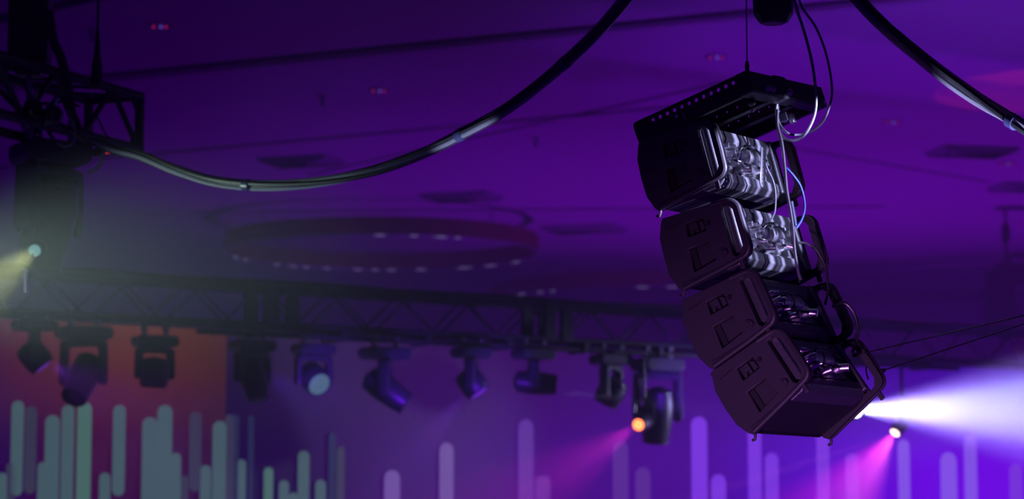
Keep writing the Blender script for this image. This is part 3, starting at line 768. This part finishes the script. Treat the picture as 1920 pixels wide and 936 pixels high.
def make_speaker():
    t = thing('line_array_speaker', '', 'speaker', (0, 0, 0), (0, 0, 0), 'four loudspeakers of the hanging array')
    y0, y1 = .026, AW - .026
    xr = .262
    zt = lambda x: .138 - x * .10
    # cabinet body
    body = [(.0, .125), (.0, -.125), (.20, -.126), (xr - .03, -.118), (xr, -.085), (xr, .085), (xr - .03, .118), (.20, .124)]
    MB().prism(body, 'y', y0, y1).build('cabinet', 'cabinet_paint', t, 0.006)
    # front grille
    MB().prism([(-.014, -.125), (-.018, 0), (-.014, .125), (.002, .125), (.002, -.125)], 'y', y0 + .005, y1 - .005).build('grille', 'cabinet_inner', t)
    side_plate(t, .013, False); side_plate(t, AW - .013, True)
    # badge mark: raised angled mark inside the window of the outer plate
    mk = MB().prism([(.112, .045), (.135, .090), (.150, .088), (.150, .045), (.140, .045), (.140, .062), (.128, .062), (.121, .045)], 'y', .008, .024)
    mk.prism([(.158, .046), (.158, .088), (.176, .080), (.178, .052)], 'y', .012, .024); mk.build('emblem', 'plate_paint', t, 0.001)
    # handle pocket inner lip
    MB().box((.086, .018, -.102), (.110, .028, -.008)).build('pocket_wall', 'cabinet_inner', t)
    # latch knobs
    kb = MB(); kb.cyl((.206, .004, .060), (.206, -.008, .060), .010, seg=14); kb.build('knob', 'black_paint', t, smooth=True)
    lv = MB(); lv.cyl((.232, .004, -.078), (.232, -.010, -.078), .020, seg=18); lv.cyl((.232, -.008, -.078), (.232, -.016, -.078), .012, seg=14)
    lv.box((.224, -.014, -.088), (.256, -.006, -.072)); lv.build('latch', 'plate_paint', t, 0.001, smooth=True)
    # screws and grooves
    for x, z in ((.03, .12), (.03, -.12), (.25, .105), (.24, -.112), (.06, -.135)): MB().cyl((x, .001, z), (x, -.004, z), .0045, seg=10).build('screw', 'steel', t)
    MB().box((.02, -.004, .104), (.085, .001, .108)).build('groove_strip', 'cabinet_inner', t)
    MB().box((.02, -.004, -.128), (.20, .001, -.124)).build('groove_strip', 'cabinet_inner', t)
    # rear amplifier module: upper and lower ribbed heat sinks with a recess between
    ya, yb = y0 + .01, y1 - .05
    MB().box((xr - .01, ya, -.115), (xr + .012, yb, .112)).build('amplifier_module', 'amp_metal', t, 0.003)
    MB().prism([(xr + .008, .120), (xr + .026, .112), (xr + .030, .078), (xr + .018, .058), (xr + .008, .054)], 'y', ya + .008, yb - .008).build('upper_heat_sink', 'amp_metal', t, 0.004)
    MB().prism([(xr + .008, -.066), (xr + .018, -.070), (xr + .026, -.080), (xr + .024, -.112), (xr + .0, -.132), (xr - .06, -.134), (xr - .06, -.124), (xr - .02, -.120)], 'y', ya + .008, yb - .008).build('lower_heat_sink', 'amp_metal', t, 0.004)
    fs = MB(); x1 = xr + .012
    for k in range(8): fs.box((x1 - .002, ya + .04 + k * .055, .046), (x1 + .018, ya + .052 + k * .055, .060))
    fs.build('recess_rib', 'amp_metal', t, 0.002)
    for (a, b, c_, d_) in ((ya, ya + .03, -.118, .112), (yb - .03, yb, -.118, .112)): MB().box((x1 - .004, a, c_), (x1 + .026, b, d_)).build('module_cheek', 'amp_metal', t, 0.006)
    # connectors
    def con(name, build, m='chrome', bev=0.0): mb = MB(); build(mb); mb.build(name, m, t, bev, smooth=True)
    zc = -.01
    con('connector_panel', lambda b: b.box((x1 - .002, ya + .035, -.064), (x1 + .006, yb - .10, .050)), 'steel', 0.002)
    for yy, zz in ((ya + .070, .024), (ya + .070, -.026), (ya + .112, .002), (ya + .112, -.044)):
        con('xlr_connector', lambda b: (b.cyl((x1, yy, zz), (x1 + .024, yy, zz), .019, seg=18), b.cyl((x1 + .02, yy, zz), (x1 + .060, yy + .006, zz - .004), .012, seg=14), b.cyl((x1 + .055, yy + .006, zz - .004), (x1 + .075, yy + .012, zz - .012), .007, seg=10)))
    con('coupler', lambda b: knurl(b, (x1 + .026, ya + .150, .004), (0, 1, 0), .034, .065, 6), 'chrome')
    con('coupler', lambda b: knurl(b, (x1 + .026, ya + .235, .002), (0, 1, 0), .034, .070, 6), 'chrome')
    con('power_connector', lambda b: (b.box((x1, ya + .175, -.060), (x1 + .034, ya + .205, -.038)), b.cyl((x1 + .01, ya + .215, -.05), (x1 + .055, ya + .225, -.064), .014, seg=14)))
    con('power_connector', lambda b: (b.cyl((x1, ya + .355, -.03), (x1 + .038, ya + .355, -.03), .026, seg=18), b.cyl((x1 + .03, ya + .355, -.03), (x1 + .062, ya + .37, -.05), .017, seg=14)))
    con('bracket', lambda b: (b.box((x1, ya + .040, -.03), (x1 + .012, ya + .048, .048)), b.box((x1, ya + .040, .040), (x1 + .012, ya + .085, .048))), 'chrome', 0.001)
    con('patch_cable', lambda b: b.tube(spline([(x1 + .05, ya + .09, -.03), (x1 + .07, ya + .14, -.052), (x1 + .055, ya + .22, -.046), (x1 + .06, ya + .30, -.05)]), .0055, 8), 'cable_black')
    con('patch_cable', lambda b: b.tube(spline([(x1 + .05, ya + .125, -.012), (x1 + .08, ya + .16, .02), (x1 + .07, ya + .26, .028), (x1 + .06, ya + .36, -.01)]), .0055, 8), 'cable_black')
    # hinge arms: rear links
    for y in (.006, AW - .006):
        MB().box((.285, y - .006, -.165), (.305, y + .006, -.120)).build('rigging_link', 'plate_paint', t, 0.003)
    for y in (.01, AW - .01):
        MB().tube([(.02, y, -.135), (.014, y, -.158), (.004, y, -.170), (-.008, y, -.166)], .006, 8).build('front_hook', 'plate_paint', t, smooth=True)
    return t


def copy_tree(o, parent=None):
    c = o.copy(); C.objects.link(c); c.parent = parent
    for ch in list(o.children): copy_tree(ch, c)
    return c


def place(o, d, h, w, al, roll=0):
    o.location = AP(d, h, w); o.rotation_mode = 'XYZ'
    o.rotation_euler = (Matrix.Rotation(-TH, 4, 'Z') @ Matrix.Rotation(-R(al), 4, 'Y') @ Matrix.Rotation(R(roll), 4, 'X')).to_euler()


proto = make_speaker()
SPK = [(-.545, .52, 16, 'top loudspeaker of the hanging array, its back strongly lit'), (-.44, .194, 17, 'second loudspeaker of the array from the top, back half lit'),
       (-.327, -.13, 26, 'third loudspeaker of the array from the top, back in shade'), (-.171, -.403, 35.5, 'lowest and most tilted loudspeaker of the array, underside showing')]
for i, (d, h, al, lab) in enumerate(SPK):
    o = proto if i == 0 else copy_tree(proto)
    o['label'] = lab; place(o, d, h, 0, al)

# flying frame
ff = thing('flying_frame', 'black perforated steel flying frame on top of the loudspeaker array', 'rigging frame')
place(ff, -.612, .742, 0, 16.7, 2.6)
BL = .522
holes = [circ(.09 + i * .0352, -.022, .0105) for i in range(12)]
bo = [(-.002, -.01), (.008, .0), (BL - .01, .0), (BL, -.01), (BL, -.07), (BL - .02, -.083), (.23, -.083), (.02, -.088), (.006, -.12), (-.002, -.05)]
for y in (.008, AW - .008):
    p = plate('side_beam', bo[::-1], [list(hh) for hh in holes], .007, 'black_paint', ff); p.location.y = y
for y in (.022, AW - .022):
    MB().box((.02, y - .014, -.0885), (BL - .03, y + .010, -.0835)).build('beam_flange', 'black_paint', ff)
for y in (.22, .40):
    p = plate('middle_bar', [(.10, -.03), (BL - .02, -.03), (BL - .02, -.085), (.10, -.085)][::-1], [circ(.16 + i * .05, -.055, .008) for i in range(6)], .014, 'black_paint', ff); p.location.y = y
    MB().box((.10, y - .02, -.092), (BL - .02, y + .02, -.085)).build('bar_flange', 'black_paint', ff)
MB().box((BL - .035, 0, -.088), (BL + .03, AW, .004)).build('rear_crossmember', 'black_paint', ff, 0.008)
MB().box((.0, 0, -.05), (.05, AW, -.0)).build('front_crossmember', 'black_paint', ff, 0.006)
lug = MB()
lug.prism([(BL - .03, .0), (BL - .02, .022), (BL + .012, .022), (BL + .02, 0)], 'y', .27, .36); lug.build('lug', 'black_paint', ff, 0.006)
for k, y in enumerate((.13, .17, .31)):
    MB().lathe([(.016, -.0), (.012, .012), (.006, .018)], 16, Matrix.Translation((BL + .03, y, -.062)) @ Matrix.Rotation(pi / 2, 4, 'Y')).build('boss', 'steel', ff, smooth=True)
MB().lathe([(.022, 0), (.022, .02), (.012, .024)], 18, Matrix.Translation((BL - .05, .10, -.09)) @ Matrix.Rotation(pi / 2, 4, 'Y')).build('bolt_head', 'black_paint', ff, smooth=True)
for x, y, z in ((.205, -.004, -.055), (BL - .09, .20, -.10), (BL - .06, .36, -.10), (BL - .07, .42, -.11), (BL + .031, .61, -.07)):
    MB().cyl((x, y, z), (x, y - .008, z), .007, seg=12).build('bolt', 'chrome', ff, smooth=True)
MB().tube([(.232, -.006, -.045), (.240, -.008, -.065), (.242, -.008, -.090)], .003, 6).build('pin_lanyard', 'steel', ff, smooth=True)
br = MB(); br.box((BL - .10, .40, -.135), (BL - .05, .41, -.10)); br.cyl((BL - .08, .41, -.12), (BL - .08, .45, -.12), .012, seg=14); br.box((BL - .07, .45, -.14), (BL - .05, .48, -.10))
br.build('shackle', 'chrome', ff, 0.002)

# wire that carries the frame
wp = at(1401, 140, 9.58)
w = thing('suspension_wire', 'thin steel wire with a swaged end holding the flying frame', 'wire', wp)
MB().cyl((0, 0, .05), (0, 0, CZ + CEIL - wp.z), .0028, seg=8).build('wire', 'steel', w)
MB().lathe([(.004, .0), (.009, .004), (.009, .04), (.005, .055)], 12).build('swage_fitting', 'black_paint', w, smooth=True)
# hoist hanging above the array
hp = at(1450, 45, 10.0)
h = thing('chain_hoist', 'black bag-shaped hoist at the top edge above the loudspeaker array', 'hoist', hp)
MB().lathe([(.045, .0), (.062, .008), (.082, .04), (.086, .10), (.084, .5), (.05, .55)], 10).build('motor_body', 'black_paint', h, 0.006)
MB().cyl((0, 0, .5), (0, 0, CZ + CEIL - hp.z), .01, seg=8).build('chain', 'steel', h)


def cable(pts, r, m, label, Y=9.66, cat='cable'):
    P = [at(q[0], q[1], q[2] if len(q) > 2 else Y) for q in pts]
    o0 = P[0]; o = MB().tube([p - o0 for p in spline(P, 8)], r, 8).build('signal_cable', m, smooth=True); o.location = o0
    return tag(o, label, cat)


cable([(1486, -30), (1492, 10), (1508, 60), (1522, 115), (1529, 165), (1530, 200), (1523, 228), (1507, 254), (1486, 264), (1467, 256), (1458, 235), (1456, 205), (1462, 168)], .0062, 'cable_grey', 'inner of two cables looping down beside the flying frame', 9.72)
cable([(1494, -30), (1502, 10), (1530, 52), (1550, 105), (1560, 165), (1555, 200), (1540, 232), (1512, 250), (1482, 252), (1464, 236), (1458, 212), (1464, 170)], .005, 'cable_grey', 'outer of two cables looping wide beside the flying frame', 9.76)
cable([(1458, 205), (1458, 235), (1466, 268), (1471, 310), (1475, 355), (1482, 395), (1487, 430), (1490, 470), (1497, 510), (1502, 525)], .0068, 'cable_grey', 'pale trunk cable running down the backs of the upper loudspeakers', 9.60)
cable([(1474, 315), (1488, 330), (1502, 352), (1509, 385), (1504, 410), (1493, 428)], .005, 'cable_blue', 'blue jumper cable looping between the two upper loudspeakers', 9.66)
cable([(1433, 300), (1441, 322), (1449, 338), (1454, 362), (1453, 395), (1446, 412)], .004, 'cable_grey', 'thin pale cable hanging over the lit back of the top loudspeaker', 9.58)
cable([(1497, 455), (1515, 458), (1535, 475), (1549, 505), (1552, 545), (1547, 572)], .0055, 'cable_black', 'black jumper cable looping from the second to the third loudspeaker', 9.85)
cable([(1560, 575), (1582, 568), (1600, 585), (1608, 612), (1606, 640), (1598, 662)], .0062, 'cable_black', 'black jumper cable looping from the third to the lowest loudspeaker', 9.85)
cable([(1626, 680), (1624, 695), (1628, 712)], .003, 'cable_black', 'short black wire inside the handle slot of the lowest loudspeaker', 9.95)
cable([(1485, 395), (1484, 440), (1492, 480), (1500, 530)], .005, 'cable_black', 'black cable beside the pale trunk cable on the second loudspeaker', 9.62)
# perforated strap
sp_ = plate('perforated_strap', [(-.011, .0), (.011, .0), (.011, -.135), (.004, -.150), (-.004, -.150), (-.011, -.135)][::-1], [circ(0, -.012 - i * .0155, .003, 8) for i in range(9)], .003, 'amp_metal', None, .0006)
sp_.scale = (1.7, 1, 1.05); sp_.location = at(1432, 278, 9.56); sp_.rotation_euler = (0, R(6), -TH + pi / 2)
tag(sp_, 'perforated metal strap on the lit back of the top loudspeaker', 'strap')
# tie wrap where the cables meet
tw = cable([(1483, 378), (1487, 400), (1491, 424)], .010, 'cable_blue', 'dark blue tape wrap on the trunk cable at the second loudspeaker', 9.61, 'tape')
tw.name = 'tape_wrap'
# guy wires to the right
for p0, p1, lab in (((1604, 666, 9.9), (1990, 575, 8.8), 'upper of two thin guy wires from the lowest loudspeaker to the right'),
                    ((1650, 697, 9.85), (1990, 584, 8.8), 'lower of two thin guy wires from the lowest loudspeaker to the right')):
    a, b = at(*p0), at(*p1)
    t = thing('guy_wire', lab, 'wire', a)
    MB().cyl((0, 0, 0), b - a, .0028, seg=8).build('wire', 'cable_black', t)
    q = (b - a).normalized(); MB().cyl(-q * .01, q * .03, .009, seg=10).build('clip', 'black_paint', t, smooth=True)

# ------------------------------------------------------------------ haze
hz = MB().box((-28, 12.8, -3.5), (30, 94, CZ + CEIL - .02)).build('stage_haze', 'black_paint')
m = bpy.data.materials.new('haze'); m.use_nodes = True; nt = m.node_tree; nt.nodes.clear()
out = nt.nodes.new('ShaderNodeOutputMaterial'); vs = nt.nodes.new('ShaderNodeVolumeScatter')
vs.inputs['Color'].default_value = (1, 1, 1, 1); vs.inputs['Density'].default_value = 0.013; vs.inputs['Anisotropy'].default_value = 0.25
nt.links.new(vs.outputs[0], out.inputs['Volume']); hz.data.materials.clear(); hz.data.materials.append(m)
tag(hz, 'thin stage haze filling the hall behind the loudspeaker array', 'haze', kind='stuff')

# thicker smoke drifting in the green beam at the left
pf = MB(); bmesh.ops.create_icosphere(pf.bm, subdivisions=3, radius=1)
puff = pf.build('smoke_puff', 'black_paint', None); pc_ = at(-40, 500, 13.7); puff.location = pc_; puff.scale = (3.2, 1.5, 0.85)
m = bpy.data.materials.new('smoke'); m.use_nodes = True; nt = m.node_tree; nt.nodes.clear()
out = nt.nodes.new('ShaderNodeOutputMaterial'); vs = nt.nodes.new('ShaderNodeVolumeScatter'); vs.inputs['Anisotropy'].default_value = 0.1
tc = nt.nodes.new('ShaderNodeTexCoord'); ln = nt.nodes.new('ShaderNodeVectorMath'); ln.operation = 'LENGTH'
nt.links.new(tc.outputs['Object'], ln.inputs[0])
mr = nt.nodes.new('ShaderNodeMapRange'); mr.interpolation_type = 'SMOOTHSTEP'; mr.inputs['From Min'].default_value = 0.0; mr.inputs['From Max'].default_value = 1.0
mr.inputs['To Min'].default_value = 0.16; mr.inputs['To Max'].default_value = 0.0
nt.links.new(ln.outputs['Value'], mr.inputs['Value']); nt.links.new(mr.outputs['Result'], vs.inputs['Density']); nt.links.new(vs.outputs[0], out.inputs['Volume'])
puff.data.materials.clear(); puff.data.materials.append(m)
tag(puff, 'soft green-lit cloud of smoke drifting around the near moving head at left', 'smoke', kind='stuff')
